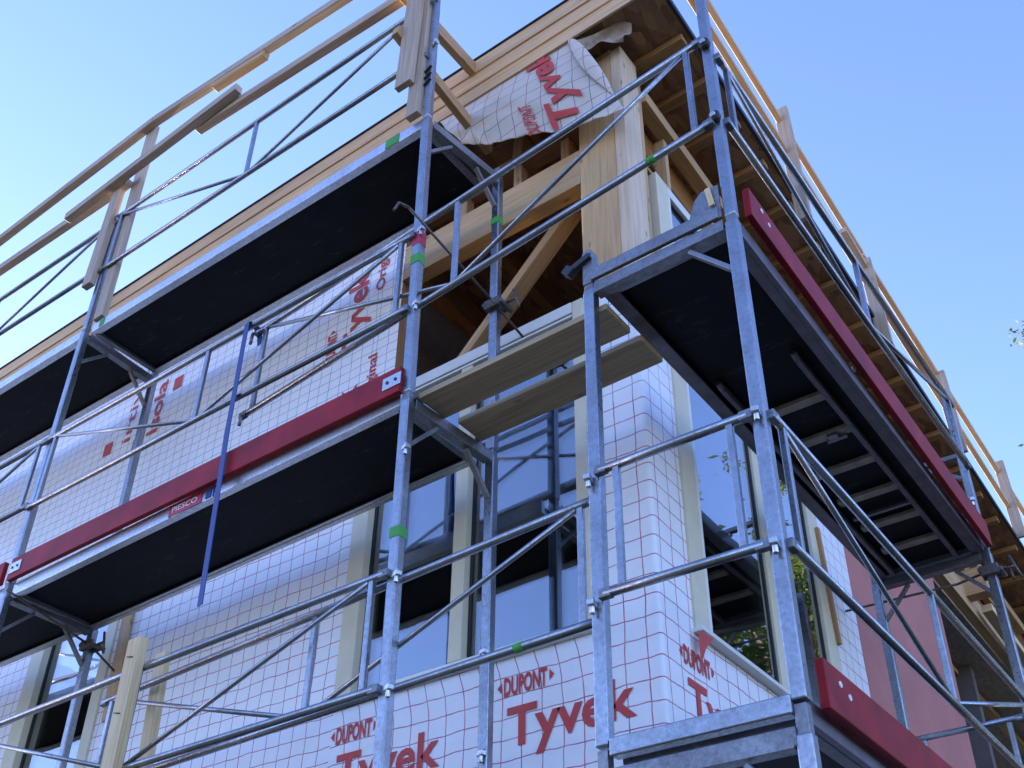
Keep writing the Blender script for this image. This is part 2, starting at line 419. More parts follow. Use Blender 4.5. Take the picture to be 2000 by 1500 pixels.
# horizontal beam over the opening and small framing above it
hpart('header_beam', GLULAM, lambda b: b.box(-.90, .455, .80, .90, 1.875, 2.165), .004)
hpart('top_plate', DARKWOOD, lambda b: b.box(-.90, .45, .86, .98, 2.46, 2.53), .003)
for x in (-.50, -.06, .30):
    hpart('cripple_stud', TIMBER, lambda b: b.box(x-.03, x+.03, .88, .96, 2.168, 2.455), .003)
hpart('diagonal_brace', TIMBER, lambda b: b.bar((-.62, 1.0, 1.03), (.42, 1.0, 2.07), .06, .11, (0, 1, 0)), .003)
# laminated corner post
hpart('corner_post', GLULAM, lambda b: (b.box(.455, .70, .80, 1.0, .96, 2.93)), .005)
hpart('corner_post_strip', LIGHTWOOD, lambda b: b.box(.702, .777, .795, .985, .99, 2.90), .004)
hpart('corner_stud', TIMBER, lambda b: b.box(.66, .765, 1.0, 1.045, .99, 2.80), .003)
# right hand upper wall: plate, studs and plywood behind
def slopebar(b, x, y0, y1, zoff, w, h): b.bar((x, y0, zs(y0, zoff)), (x, y1, zs(y1, zoff)), w, h)
hpart('sloping_plate', TIMBER, lambda b: slopebar(b, .75, 1.05, 8.5, 2.70, .09, .10), .003)
hpart('plywood_back', PLY, lambda b: b.box(.50, .56, 1.05, 5.2, 1.0, 2.9))
hpart('plywood_ledge', PLY, lambda b: b.box(.56, .76, 1.05, 2.83, 2.03, 2.055))
for y in (1.36, 1.95, 2.5, 3.0):
    hpart('short_stud', TIMBER, lambda b: b.box(.67, .745, y-.022, y+.022, 2.06, zs(y, 2.645)), .003)
hpart('plywood_back', PLY, lambda b: b.box(.66, .72, 2.9, 8.2, 2.01, 2.22))

# windows: frame, mullion, panes
def window(frame_boxes, white_boxes, dark_boxes, panes):
    b = MB()
    for q in frame_boxes: b.box(*q)
    w = b.build('window', FRAMEW, H, .004)
    if white_boxes:
        for q in white_boxes:
            b = MB(); b.box(*q); b.build('window_profile', FRAMEWHITE, w, .003)
    if dark_boxes:
        b = MB()
        for q in dark_boxes: b.box(*q)
        b.build('glazing_seal', GASKET, w, 0)
    for q in panes:
        b = MB(); b.box(*q); b.build('pane', GLASS, w)
    return w
def glazed_x(x0, x1, z0, z1, y):   # thin sealing strips around a pane facing -Y
    t = .012
    return [(x0, x0+t, y, y+.03, z0, z1), (x1-t, x1, y, y+.03, z0, z1), (x0+t, x1-t, y, y+.03, z0, z0+t), (x0+t, x1-t, y, y+.03, z1-t, z1)]
def glazed_y(y0, y1, z0, z1, x):
    t = .012
    return [(x-.03, x, y0, y0+t, z0, z1), (x-.03, x, y1-t, y1, z0, z1), (x-.03, x, y0+t, y1-t, z0, z0+t), (x-.03, x, y0+t, y1-t, z1-t, z1)]
ZB, ZT = -.945, .97
window([(-1.10, -.985, .785, .90, ZB, ZT), (-.365, -.285, .79, .90, ZB+.03, ZT-.09), (.385, .45, .785, .90, ZB, ZT)],
       [(-.983, .383, .782, .90, ZT-.075, ZT), (-.983, .383, .785, .90, ZT-.1, ZT-.085), (-1.11, .46, .770, .90, ZB-.035, ZB-.002), (-.983, .383, .79, .9, ZB, ZB+.028)],
       glazed_x(-.985, -.367, ZB+.03, ZT-.1, .835)+glazed_x(-.283, .383, ZB+.03, ZT-.1, .835),
       [(-.973, -.379, .845, .853, ZB+.042, ZT-.112), (-.271, .371, .845, .853, ZB+.042, ZT-.112)])
window([(-4.14, -3.99, .785, .90, -1.95, .75), (-3.28, -3.18, .785, .90, -1.95, .75), (-3.988, -3.282, .785, .90, .66, .75)],
       [(-3.988, -3.282, .79, .9, -1.95, -1.9)],
       glazed_x(-3.988, -3.282, -1.9, .66, .835), [(-3.976, -3.294, .845, .853, -1.888, .648)])
# tall corner window on the right facade
X0, X1 = .68, .79
window([(X0, X1, 1.10, 1.235, -.93, 2.03), (X0, X1-.005, 1.985, 2.085, -.90, 1.95), (X0, X1, 2.70, 2.84, -.93, 2.03)],
       [(X0, X1-.002, 1.237, 2.698, 1.955, 2.03), (X0, X1, 1.237, 2.698, -.93, -.905), (X0, X1+.035, 1.09, 2.84, -.955, -.932), (X0, X1-.002, 1.235, 1.262, -.9, 1.95), (X0, X1-.002, 2.087, 2.112, -.9, 1.95), (X0+.02, X1-.012, 1.264, 1.983, -.9, -.88), (X0+.02, X1-.012, 2.114, 2.698, -.9, -.88)],
       glazed_y(1.264, 1.983, -.878, 1.953, .768)+glazed_y(2.114, 2.698, -.878, 1.953, .768),
       [(.752, .760, 1.277, 1.971, -.866, 1.941), (.752, .760, 2.127, 2.686, -.866, 1.941)])

# pink rendered wall and the recess beyond it
hpart('rendered_wall', PINK, lambda b: b.box(.60, .777, 3.312, 5.36, GZ, 1.40), .006)
hpart('recess_wall', PANELGREY, lambda b: b.box(-1.6, -1.5, 5.2, 14.0, GZ, 2.3))
hpart('recess_ceiling', PANELGREY, lambda b: b.bar((-.37, 5.37, 1.30), (-.37, 14.0, 1.05), 2.25, .06))
hpart('recess_beam', TIMBER, lambda b: b.bar((.79, 5.38, 1.42), (.79, 14.0, 1.10), .09, .22), .004)
hpart('recess_beam', TIMBER, lambda b: b.bar((.35, 5.38, 1.22), (.35, 14.0, .97), .08, .06), .003)
hpart('recess_beam', PALEWOOD, lambda b: b.bar((.92, 6.35, 1.35), (.92, 9.0, 1.12), .09, .07), .003)
hpart('recess_bracket', TIMBER, lambda b: b.box(.3, 1.02, 6.10, 6.24, 1.38, 1.62), .004)
hpart('recess_bracket', TIMBER, lambda b: b.box(-.3, .95, 8.3, 8.44, .32, .55), .004)
hpart('recess_wall', OSB, lambda b: b.box(.55, .64, 5.37, 14.0, 1.55, 2.35))

# roof: deck, black edge strip, fascia boards, soffit boards, outriggers, rafters
YF, XE = .60, 1.15
def slab(b, x0, x1, y0, y1, z0, th):
    P = [(x0, y0, zs(y0, z0)), (x1, y0, zs(y0, z0)), (x1, y1, zs(y1, z0)), (x0, y1, zs(y1, z0))]; b.prism(P, (0, 0, th))
roof = hpart('roof', ROOFM, lambda b: slab(b, -9, XE-.06, YF+.06, 14, 3.022, .03))
hpart('edge_membrane', MEMBR, lambda b: (slab(b, XE-.018, XE+.004, YF+.035, 14, 2.992, .045)), 0, roof)
hpart('edge_membrane', MEMBR, lambda b: (b.box(-9, XE-.02, YF-.012, YF+.10, 3.351, 3.361)), 0, roof)
for k, (za, zb_, yy) in enumerate(((2.978, 3.093, .02), (3.098, 3.218, .01), (3.223, 3.350, 0.0))):
    hpart('fascia_board', FASCIA, lambda b: b.box(-9, XE-.022, YF+yy, YF+.029+yy*.4, za, zb_), .003, roof)
hpart('soffit_board', OSB, lambda b: slab(b, -9, XE-.02, YF+.04, 14, 2.998, .02), 0, roof)
for y in (1.02, 1.36, 1.73, 2.12, 2.53, 2.97, 3.37, 3.88, 4.25, 4.62, 5.02, 5.43, 6.0, 6.45, 6.9, 7.45, 8.0, 8.6, 9.2, 9.9, 10.6, 11.4):
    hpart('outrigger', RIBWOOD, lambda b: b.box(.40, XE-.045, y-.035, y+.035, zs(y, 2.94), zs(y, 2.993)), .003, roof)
for x in [-.15-.62*k for k in range(12)]:
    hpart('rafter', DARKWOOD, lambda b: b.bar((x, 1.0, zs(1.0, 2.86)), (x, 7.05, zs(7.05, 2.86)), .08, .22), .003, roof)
hpart('ceiling_board', OSB, lambda b: slab(b, -8.9, .45, 1.0, 7.1, 2.975, .015), 0, roof)

# loose flap of wrap hanging from the eave
def flap_pt(s, t):
    """s 0..1 left to right, t 0..1 top to bottom"""
    xt = -.55+1.05*s; top = Vector((xt, .645, 3.02))
    zl = 2.62-.30*min(1, s*2.2) if s < .22 else 2.484-.40*(s-.22)/.78
    xb = -.33+1.19*s
    bot = Vector((xb, .66-.03*math.sin(s*3), zl))
    p = top.lerp(bot, t)
    p.y += -.06*math.sin(math.pi*t)*(1-.5*s) + .026*math.sin(5*t+5*s)*t + .016*math.sin(9*s+7*t)*t*(1-t*.5)
    p.y += .004*math.sin(23*s-14*t)*t + .003*math.sin(31*t+17*s)*t + .05*max(0, t-.82)*math.sin(8*s+1)
    p.x += .012*math.sin(9*t+3*s)*t
    p.z += -.05*math.sin(math.pi*s)*t*t + (.010*math.sin(17*s)+.004*math.sin(61*s)+.002*math.sin(143*s+1))*t**6
    return p
b = MB(); n1, n2 = 90, 50
for i in range(n1+1):
    for j in range(n2+1): b.v.append(flap_pt(i/n1, j/n2))
for i in range(n1):
    for j in range(n2):
        q = (i*(n2+1)+j, (i+1)*(n2+1)+j, (i+1)*(n2+1)+j+1, i*(n2+1)+j+1)
        f = lambda k: (b.v[k].x+.20*(3.0-b.v[k].z)*0, b.v[k].z)
        b._face(q, [f(k) for k in q], True)
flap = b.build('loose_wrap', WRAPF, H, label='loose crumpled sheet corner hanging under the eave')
so_ = flap.modifiers.new('thickness', 'SOLIDIFY'); so_.thickness = .002; so_.offset = 0
# curled right edge and the darker back of the sheet behind it
def edge_curl(s, t):
    q = flap_pt(1.0, s); r = .05*math.sin(math.pi*min(1, s*1.15+.02))**.7*(1-.55*s)
    a = 4.2*t
    return q+Vector((r*math.sin(a)+.012*t*math.sin(9*s), -r*(1-math.cos(a))*.55, r*.5*math.sin(a)))
b = MB(); m1, m2 = 40, 14
for i in range(m1+1):
    for j in range(m2+1): b.v.append(edge_curl(i/m1, j/m2))
for i in range(m1):
    for j in range(m2):
        q = (i*(m2+1)+j, (i+1)*(m2+1)+j, (i+1)*(m2+1)+j+1, i*(m2+1)+j+1)
        b._face(q, [(b.v[k].x, b.v[k].z) for k in q], True)
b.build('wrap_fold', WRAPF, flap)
def back_sheet(s, t):
    p0 = Vector((.52, .66, 3.03)).lerp(Vector((.90, .74, 2.94)), s); p1 = Vector((.58, .66, 2.90)).lerp(Vector((.83, .74, 2.83)), s)
    p = p0.lerp(p1, t); p.z += .018*math.sin(9*s+4*t)-.03*math.sin(math.pi*s)*(1-t)*-1; p.y += .02*math.sin(7*t+6*s)
    return p
b = MB()
for i in range(25):
    for j in range(11): b.v.append(back_sheet(i/24, j/10))
for i in range(24):
    for j in range(10):
        q = (i*11+j, (i+1)*11+j, (i+1)*11+j+1, i*11+j+1); b._face(q, [(b.v[k].x, b.v[k].z) for k in q], True)
b.build('wrap_fold', PANELGREY, flap)
def on_flap(s0, t0, ds, dt):
    def fn(a, c):
        p = flap_pt(s0-c*ds+a*.12, t0-a*dt); return p+Vector((0, -.012, .0))
    return fn
lettering('lettering', 'Tyvek', .655, .175, on_flap(.775, .99, .95, 1.62), INK, flap, bold=.03)
lettering('lettering', 'DUPONT', .24, .08, on_flap(.53, 1.03, .95, 1.5), INK, flap, bold=.022)

# window bits nailed to the wall
tag(hpart('nailed_batten', TIMBER, lambda b: b.bar((-3.07, .775, .30), (-3.02, .775, -.60), .085, .03, (0, 1, 0)), .003), '', '')
for o in H.children:
    if o.name.startswith('nailed_batten'):
        del o['label'], o['category']
hpart('nailed_batten', PLY, lambda b: b.bar((.797, 2.80, .42), (.797, 2.85, -.33), .035, .03, (1, 0, 0)), .003)
b = MB(); b.v = [Vector(p) for p in ((.81, 1.07, -.96), (.83, 1.17, -.97), (.815, 1.12, -1.03), (.80, 1.085, -1.12))]; b._face((0, 3, 2, 1), [(0, 0)]*4); b.build('red_tape', INK, H)

# ------------------------------------------------------------------ scaffold
PW = .050
def post_mesh(b, p0, p1, w=PW): b.bar(p0, p1, w, w*.92, (0, 1, 0))
def lock(b, p, d=(1, 0, 0), s=1.0):
    p = Vector(p); d = Vector(d).normalized()
    b.bar(p-d*.03*s, p+d*.03*s, .035*s, .03*s); b.tube(p+Vector((0, -.03*s, 0)), p+Vector((0, .035*s, 0)), .012*s, 8)
G_FR = 'steel scaffold end frames'; G_GR = 'lattice guardrail frames'; G_DK = 'scaffold decks'; G_TB = 'red toe boards'
def end_frame(outer0, outer1, inner0, inner1, label, transom=True, brace=True):
    """two posts, a channel transom at the top and corner braces; 0 = bottom, 1 = top"""
    o0, o1, i0, i1 = map(Vector, (outer0, outer1, inner0, inner1))
    t = thing('end_scaffold', o0, label, 'scaffold frame', G_FR)
    for a, c in ((o0, o1), (i0, i1)):
        b = MB(); post_mesh(b, a, c); p = b.build('post', STEEL, t, .006)
        b = MB(); d = (c-a).normalized(); b.bar(c-d*.004, c+d*.09, PW*.8, PW*.75, (0, 1, 0)); b.build('spigot', STEEL_OLD, p, .004)
    d = (i1-o1); dn = d.normalized()
    if transom:
        b = MB(); a, c = o1+dn*.03, i1-dn*.03
        b.bar(a-Vector((0, 0, .035)), c-Vector((0, 0, .035)), .05, .010)
        side = dn.cross(Vector((0, 0, 1)))*.024
        for sgn in (-1, 1): b.bar(a+side*sgn-Vector((0, 0, .012)), c+side*sgn-Vector((0, 0, .012)), .004, .055)
        b.build('transom', STEEL_OLD, t, .002)
    if brace:
        for q, sgn in (((o1, 1), (i1, -1)) if brace is True else ((o1, 1),)):
            b = MB(); b.bar(q+dn*sgn*.02+Vector((0, 0, -.24)), q+dn*sgn*.19+Vector((0, 0, -.05)), .028, .02); b.build('corner_brace', STEEL_OLD, t, .003)
    return t
def guard_frame(pl0, pl1, hl, hr, label, strut=.5, ends=(True, True), V=True, rt=.017, rd=.0112, off=None, mark=None):
    """top rail pl0 -> pl1, bottom rail hl/hr lower, end uprights, mid strut and two diagonals"""
    a, c = Vector(pl0), Vector(pl1); a2 = a-Vector((0, 0, hl)); c2 = c-Vector((0, 0, hr))
    t = thing('guardrail', (a+c)/2-Vector((0, 0, hl)), label, 'guardrail', G_GR)
    b = MB(); b.tube(a, c, rt, 14); b.build('top_rail', STEEL, t)
    b = MB(); b.tube(a2, c2, rt, 14); b.build('bottom_rail', STEEL, t)
    d = (c-a).normalized()
    for k, (p, q, s) in enumerate(((a, a2, 1), (c, c2, -1))):
        if ends[k]:
            b = MB(); b.bar(p+d*.07*s-Vector((0, 0, rt*.7)), q+d*.07*s+Vector((0, 0, rt*.7)), .026, .022); b.build('end_upright', STEEL, t, .004)
        for w in (p, q):
            b = MB(); b.bar(w-d*s*.02, w+d*s*.03, .03, .036); b.build('end_fitting', STEEL_OLD, t, .004)
    if V:
        m, m2 = a.lerp(c, strut), a2.lerp(c2, strut)
        b = MB(); b.bar(m-Vector((0, 0, rt*.7)), m2+Vector((0, 0, rt*.7)), .028, .022); b.build('strut', STEEL, t, .004)
        for p in (a+d*.09, c-d*.09):
            e = (p-m2).normalized()
            b = MB(); b.tube(m2+e*.015, p-Vector((0, 0, .012)), rd, 10); b.build('diagonal', STEEL, t)
    if mark is not None:
        p = a2.lerp(c2, mark); b = MB(); b.tube(p-d*.02, p+d*.02, rt+.0012, 14); b.build('green_mark', GREEN, t)
    return t

# -- left facade frames: A (right end) and B, C further left; heights follow the real levels
A = lambda z: Vector((-.028*(z/1.95) if z > 0 else -.012*z, 0, z))
Bp = lambda z: Vector((-3.13-.012*max(z, 0), 0, z))
Gp = lambda z: Vector((-6.23, 0, z))
E_ = lambda z: Vector((.035-.006*z, .58, z)); F_ = lambda z: Vector((-3.09-.02*z, .58, z)); Gi = lambda z: Vector((-6.2, .58, z))
ZA, ZBB = 1.955, 2.01
Fa = end_frame(A(.02), A(ZA), E_(.02), E_(ZA+.03), 'upper scaffold frame at the right end of the left facade, under the high deck')
Fb = end_frame(A(-2.02), A(-.02), E_(-2.02), E_(-.02), 'lower scaffold frame at the right end of the left facade, crossing the lower window')
end_frame(A(GZ+.25), A(-2.04), E_(GZ+.25), E_(-2.04), 'base scaffold frame standing on the ground at the right end of the left facade')
end_frame(Bp(.02), Bp(ZBB), F_(.02), F_(ZBB-.05), 'upper scaffold frame in front of the upright red printed words, far left')
end_frame(Bp(-2.02), Bp(-.04), F_(-2.02), F_(-.06), 'lower scaffold frame in front of the lower left window')
end_frame(Bp(GZ+.25), Bp(-2.04), F_(GZ+.25), F_(-2.04), 'base scaffold frame on the ground at the left')
end_frame(Gp(GZ+.25), Gp(2.0), Gi(GZ+.25), Gi(2.0), 'tall scaffold frame beyond the left edge of the photo')
for q in (A, Bp, Gp, E_, F_, Gi): pass
# top guard posts
def guard_post(p0, p1, label, bolts=()):
    t = thing('guard_post', p0, label, 'guard post', 'upright guard posts')
    b = MB(); post_mesh(b, p0, p1, .046); b.build('post', STEEL, t, .006)
    for z in bolts:
        q = Vector(p0).lerp(Vector(p1), (z-p0[2])/(p1[2]-p0[2]))
        b = MB(); b.tube(q+Vector((.02, -.02, 0)), q+Vector((.055, -.03, 0)), .013, 8); b.tube(q+Vector((.05, -.03, 0)), q+Vector((.062, -.032, 0)), .02, 8); b.build('bolt', BOLT, t)
    return t
gp = guard_post(A(ZA+.03), A(3.16), 'steel guard post beside the timber uprights, right end of the high deck', (3.08, 2.62))
for z in (2.27, 2.33, 2.39):
    b = MB(); q = A(z); b.bar(q+Vector((-.024, -.026, 0)), q+Vector((.024, -.026, .03)), .004, .016, (0, 1, 0))
    b.build('stripe_mark', BLACKM, gp)
guard_post(Bp(ZBB+.03), Bp(3.2), 'steel guard post behind the timber upright at the far left', (3.1,))
# bolts and marks on the A frame
def knob(p, t, d=(1, -.3, 0)):
    p = Vector(p); d = Vector(d).normalized()
    b = MB(); b.bar(p-Vector((0, 0, .012)), p+d*.038-Vector((0, 0, .012)), .026, .02); b.tube(p+d*.018+Vector((0, 0, -.05)), p+d*.018+Vector((0, 0, .01)), .010, 8)
    b.build('clamp', BOLT, t, .002)
for z in (1.06, .55): knob(A(z)+Vector((.02, -.025, 0)), Fa)
for z in (-.93, -1.42, -.30): knob(A(z)+Vector((.02, -.025, 0)), Fb)
for z in (-1.05, -1.5): knob(E_(z)+Vector((-.01, -.03, 0)), Fb)
def sleeve(p, t, h=.06, m=GREEN, w=PW+.003):
    p = Vector(p); b = MB(); b.bar(p, p+Vector((0, 0, h)), w, w*.94, (0, 1, 0)); return b.build('green_mark' if m is GREEN else 'sticker', m, t)
sleeve(A(-.75), Fb, .05); sleeve(A(.84), Fa, .06); sleeve(A(.97), Fa, .09, STICK, PW+.002); sleeve(E_(1.60), Fa, .05)

# -- right scaffold: D inner, C outer at the front; second pair further back
XC, XD, Y2 = 1.645, .995, 3.10
ZR, ZL = .10, -1.885
Cf = lambda z: Vector((XC, 0, z)); Df = lambda z: Vector((XD, 0, z))
Fc = end_frame((XC, 0, ZL+.03), (XC, 0, ZR), (XD-.012, 0, ZL+.03), (XD, 0, ZR), 'front scaffold frame of the right facade, directly under the tall right deck', brace=1)
Fd = end_frame((XC, 0, GZ+.2), (XC, 0, ZL-.07), (XD-.012, 0, GZ+.2), (XD-.012, 0, ZL-.07), 'bottom scaffold frame below the lower right deck', brace=1)
end_frame((XC, Y2, ZL+.03), (XC, Y2, ZR), (XD, Y2, ZL+.03), (XD, Y2, ZR), 'rear scaffold frame of the right facade, in front of the pink wall')
end_frame((XC, Y2, GZ+.2), (XC, Y2, ZL-.03), (XD, Y2, GZ+.2), (XD, Y2, ZL-.03), 'rear bottom scaffold frame standing before the pink wall')
end_frame((XC, 6.2, GZ+.2), (XC, 6.2, ZL), (XD, 6.2, GZ+.2), (XD, 6.2, ZL), 'last scaffold frame of the right facade, beyond the recess')
# heavy front beam of the lower deck level
b = MB(); b.bar((XD+.02, -.005, ZL+.02), (XC-.02, -.005, ZL+.02), .05, .06); b.build('cross_tube', STEEL, Fc, .005)
b = MB(); b.bar((XD+.02, .0, ZL-.075), (XC-.02, .0, ZL-.075), .05, .06); b.build('cross_tube', STEEL_OLD, Fd, .005)
# angle plate and wooden wedge at the front of the upper right deck
b = MB(); b.prism([(XC-.03, -.028, ZR+.03), (XC-.20, -.028, ZR+.03), (XC-.17, -.028, ZR+.08), (XC-.135, -.028, ZR+.185), (XC-.10, -.028, ZR+.215), (XC-.03, -.028, ZR+.21)], (0, .008, 0)); b.build('gusset_plate', STEEL_OLD, Fc)
b = MB(); b.bar((XC-.055, -.045, ZR+.09), (XC-.07, -.04, ZR+.20), .022, .012, (0, 1, 0)); b.build('wooden_wedge', PALEWOOD, Fc, .002)
b = MB(); b.bar((XD, 0, ZR+.03), (XD, 0, ZR+.20), .052, .048, (0, 1, 0)); b.tube((XD, -.024, ZR+.20), (XD, .024, ZR+.20), .026, 14); b.build('post_head', STEEL_OLD, Fc, .004)
b = MB(); b.bar((XD-.09, -.03, ZR+.13), (XD+.02, -.03, ZR+.17), .03, .03); b.bar((XD-.10, -.03, ZR+.12), (XD-.07, -.03, ZR+.15), .04, .05); b.build('toggle_handle', BLACKM, Fc, .004)
b = MB(); b.bar((XD+.02, -.03, ZR+.055), (XC-.04, -.03, ZR+.055), .02, .06); b.build('front_beam', STEEL_OLD, Fc, .004)
for z in (-.83, -1.34): knob((XC+.0, -.026, z), Fc, (.2, -1, 0)); knob((XD-.02, -.026, z-.01), Fc, (.2, -1, 0))
gpc = guard_post((XC, 0, ZR+.03), (XC, 0, 1.75), 'tall steel guard post at the front corner of the right deck, rising into the sky')
for z in (1.20, .70):
    b = MB(); b.tube((XC, -.022, z), (XC, -.045, z), .026, 12); b.build('clamp', BLACKM, gpc)
    b = MB(); b.tube((XC, -.044, z), (XC, -.055, z), .013, 10); b.build('bolt', BOLT, gpc)
gpr = guard_post((XC, Y2, ZR+.03), (XC, Y2, 1.28), 'steel guard post at the far end of the right deck, before the roof edge')
for z in (.95, .45): knob((XC, Y2-.026, z), gpr, (.4, -1, 0))
b = MB(); b.bar((XC-.02, Y2, .78), (XD+.15, Y2, .80), .04, .03); b.bar((XC-.02, Y2, .62), (XC-.24, Y2, .77), .03, .025); b.build('side_arm', STEEL_OLD, gpr, .003)
b = MB(); b.bar((XC-.02, Y2, .33), (XC-.13, Y2, .34), .04, .03); b.build('side_arm', STEEL_OLD, gpr, .003)

# -- decks
def deck(x0, x1, y0, y1, z0, z1, label, along='x', ribs=False, edge_h=.075, under=DECKPLY):
    """framed deck: board underneath, bright edge profiles on the long sides, end hooks; z0, z1 heights of the two ends"""
    t = thing('scaffold_deck', ((x0+x1)/2, (y0+y1)/2, min(z0, z1)), label, 'scaffold deck', G_DK)
    b = MB()
    if along == 'x':
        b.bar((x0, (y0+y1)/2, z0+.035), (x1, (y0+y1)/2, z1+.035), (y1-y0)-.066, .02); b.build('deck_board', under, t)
        for y, nm in ((y0+.015, 'edge_profile'), (y1-.015, 'edge_profile')):
            b = MB(); b.bar((x0, y, z0+.04), (x1, y, z1+.04), .03, edge_h); b.bar((x0, y+(.02 if y < (y0+y1)/2 else -.02), z0+.008), (x1, y+(.02 if y < (y0+y1)/2 else -.02), z1+.008), .028, .010)
            b.build(nm, ALU, t, .003)
        for x, z, s in ((x0, z0, 1), (x1, z1, -1)):
            b = MB(); b.bar((x+s*.02, y0+.032, z+.02), (x+s*.02, y1-.032, z+.02), .035, .04); b.build('end_profile', STEEL_OLD, t, .003)
    else:
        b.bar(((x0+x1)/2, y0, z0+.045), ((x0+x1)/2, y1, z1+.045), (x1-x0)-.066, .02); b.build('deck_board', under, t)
        for x, s in ((x0+.015, 1), (x1-.015, -1)):
            b = MB(); b.bar((x, y0, z0+.04), (x, y1, z1+.04), .03, edge_h); b.bar((x+s*.03, y0, z0+.006), (x+s*.03, y1, z1+.006), .045, .012); b.build('edge_profile', DECKBAR, t, .003)
        for y, z, s in ((y0, z0, 1), (y1, z1, -1)):
            b = MB(); b.bar((x0+.032, y+s*.02, z+.02), (x1-.032, y+s*.02, z+.02), .035, .04); b.build('end_profile', STEEL_OLD, t, .003)
    return t
dk1 = deck(-3.08, -.05, .0, .57, ZBB-.03, ZA-.02, 'highest left deck, black underneath with a bright blue-grey edge, right bay')
b = MB(); b.bar((-.34, -.002, ZA+.025), (-.24, -.002, ZA+.023), .004, .072); b.build('green_mark', GREEN, dk1)
b = MB(); b.bar((-2.99, -.002, ZA+.065), (-2.94, -.002, ZA+.065), .004, .07); b.build('green_mark', GREEN, dk1)
deck(-6.2, -3.17, .0, .57, 2.03, 1.99, 'highest left deck running off the left edge of the photo')
dk2 = deck(-3.08, -.05, .0, .57, -.07, -.02, 'middle left deck, black underneath, behind the long red board', edge_h=.085)
deck(-6.2, -3.17, .0, .57, -.05, -.06, 'middle left deck running off the left edge below the short red board')
deck(-3.08, -.05, .0, .57, -2.06, -2.03, 'lowest left deck, just below the picture')
deck(-6.2, -3.17, .0, .57, -2.06, -2.06, 'lowest left deck beyond the lower left corner')
# maker's plate on the middle left deck edge
b = MB(); b.bar((-1.66, -.0025, -.012), (-1.40, -.0025, -.012), .004, .066); pl = b.build('maker_plate', STICK, dk2)
lettering('lettering', 'PIESCO', .20, .034, lambda a, c: Vector((-1.635+a, -.006, -.026+c)), WHITE, pl, bold=.01)
b = MB(); b.bar((-1.37, -.0025, -.012), (-1.33, -.0025, -.012), .003, .05); b.bar((-1.315, -.0025, -.012), (-1.305, -.0025, -.012), .003, .06); b.build('maker_mark', STRAP, dk2)
dr = deck(XD+.025, XC-.0, .04, Y2-.03, ZR, ZR, 'long black-bottomed upper right deck with cross ribs at its rear half', along='y')
for y in (1.215, 1.525, 1.83, 2.14, 2.455, 2.755):
    b = MB(); b.bar((1.17, y, ZR+.012), (1.485, y, ZR+.012), .055, .024); b.build('rib', DECKRIB, dr, .003)
b = MB(); b.bar((1.17, 2.335, ZR+.010), (1.485, 2.335, ZR+.010), .02, .02); b.build('rib', STEEL_OLD, dr, .003)
for x in (1.50, 1.13):
    b = MB(); b.bar((x, .90, ZR+.006), (x, Y2-.06, ZR+.006), .024, .035); b.tube((x, .90, ZR+.0), (x, .86, ZR+.015), .016, 8); b.build('long_bar', DECKBAR, dr, .003)
b = MB(); b.bar((1.40, 1.50, ZR-.008), (1.40, 1.56, ZR-.008), .05, .022); b.bar((1.36, 1.545, ZR-.012), (1.46, 1.545, ZR-.012), .02, .02); b.build('hatch_latch', STEEL_OLD, dr, .003)
for y in (2.25, 2.75, 1.2): 
    b = MB(); b.tube((XC-.01, y, ZR+.075), (XC+.012, y, ZR+.075), .014, 8); b.build('rivet', BOLT, dr)
deck(XD+.025, XC, .04, Y2-.03, ZL-.02, ZL-.02, 'lower right deck, black below, at the bottom right', along='y')

# -- red toe boards
def toe(p0, p1, h, label, up=(0, 0, 1), plates=(), nx=(0, -1, 0)):
    p0, p1 = Vector(p0), Vector(p1)
    t = thing('toe_board', p0, label, 'toe board', G_TB)
    b = MB(); b.bar(p0, p1, .03, h); b.build('board', RED, t, .004)
    nx = Vector(nx); d = (p1-p0).normalized()
    for s in plates:
        q = p0.lerp(p1, s)+nx*.0175
        b = MB(); b.bar(q-d*.055, q+d*.055, .005, .07); pb = b.build('end_plate', BOLT, t, .002)
        b = MB()
        for k in (-.025, .025): b.tube(q+d*k+nx*.002, q+d*k+nx*.006, .009, 8)
        b.build('rivet', BLACKM, pb)
    return t
toe((-3.10, -.03, .092), (-.02, -.03, .094), .15, 'long red toe board across the middle of the left facade', plates=(.985, .02))
toe((-6.2, -.03, .10), (-3.18, -.03, .10), .15, 'short visible end of a red toe board at the left edge')
t = toe((XC+.035, .09, .275), (XC+.035, 3.06, .19), .16, 'dark red toe board along the upper right deck', nx=(1, 0, 0))
b = MB()
for y, z in ((.20, .31), (.26, .28)): b.tube((XC+.045, y, z), (XC+.053, y, z), .011, 8)
b.build('screw_head', WHITE, t)
t = toe((XC+.035, .09, -1.775), (XC+.035, 3.06, -1.775), .16, 'bright red toe board along the lower right deck', nx=(1, 0, 0))
b = MB()
for y, z in ((.20, -1.745), (.265, -1.765)): b.tube((XC+.045, y, z), (XC+.053, y, z), .011, 8)
b.build('screw_head', WHITE, t)

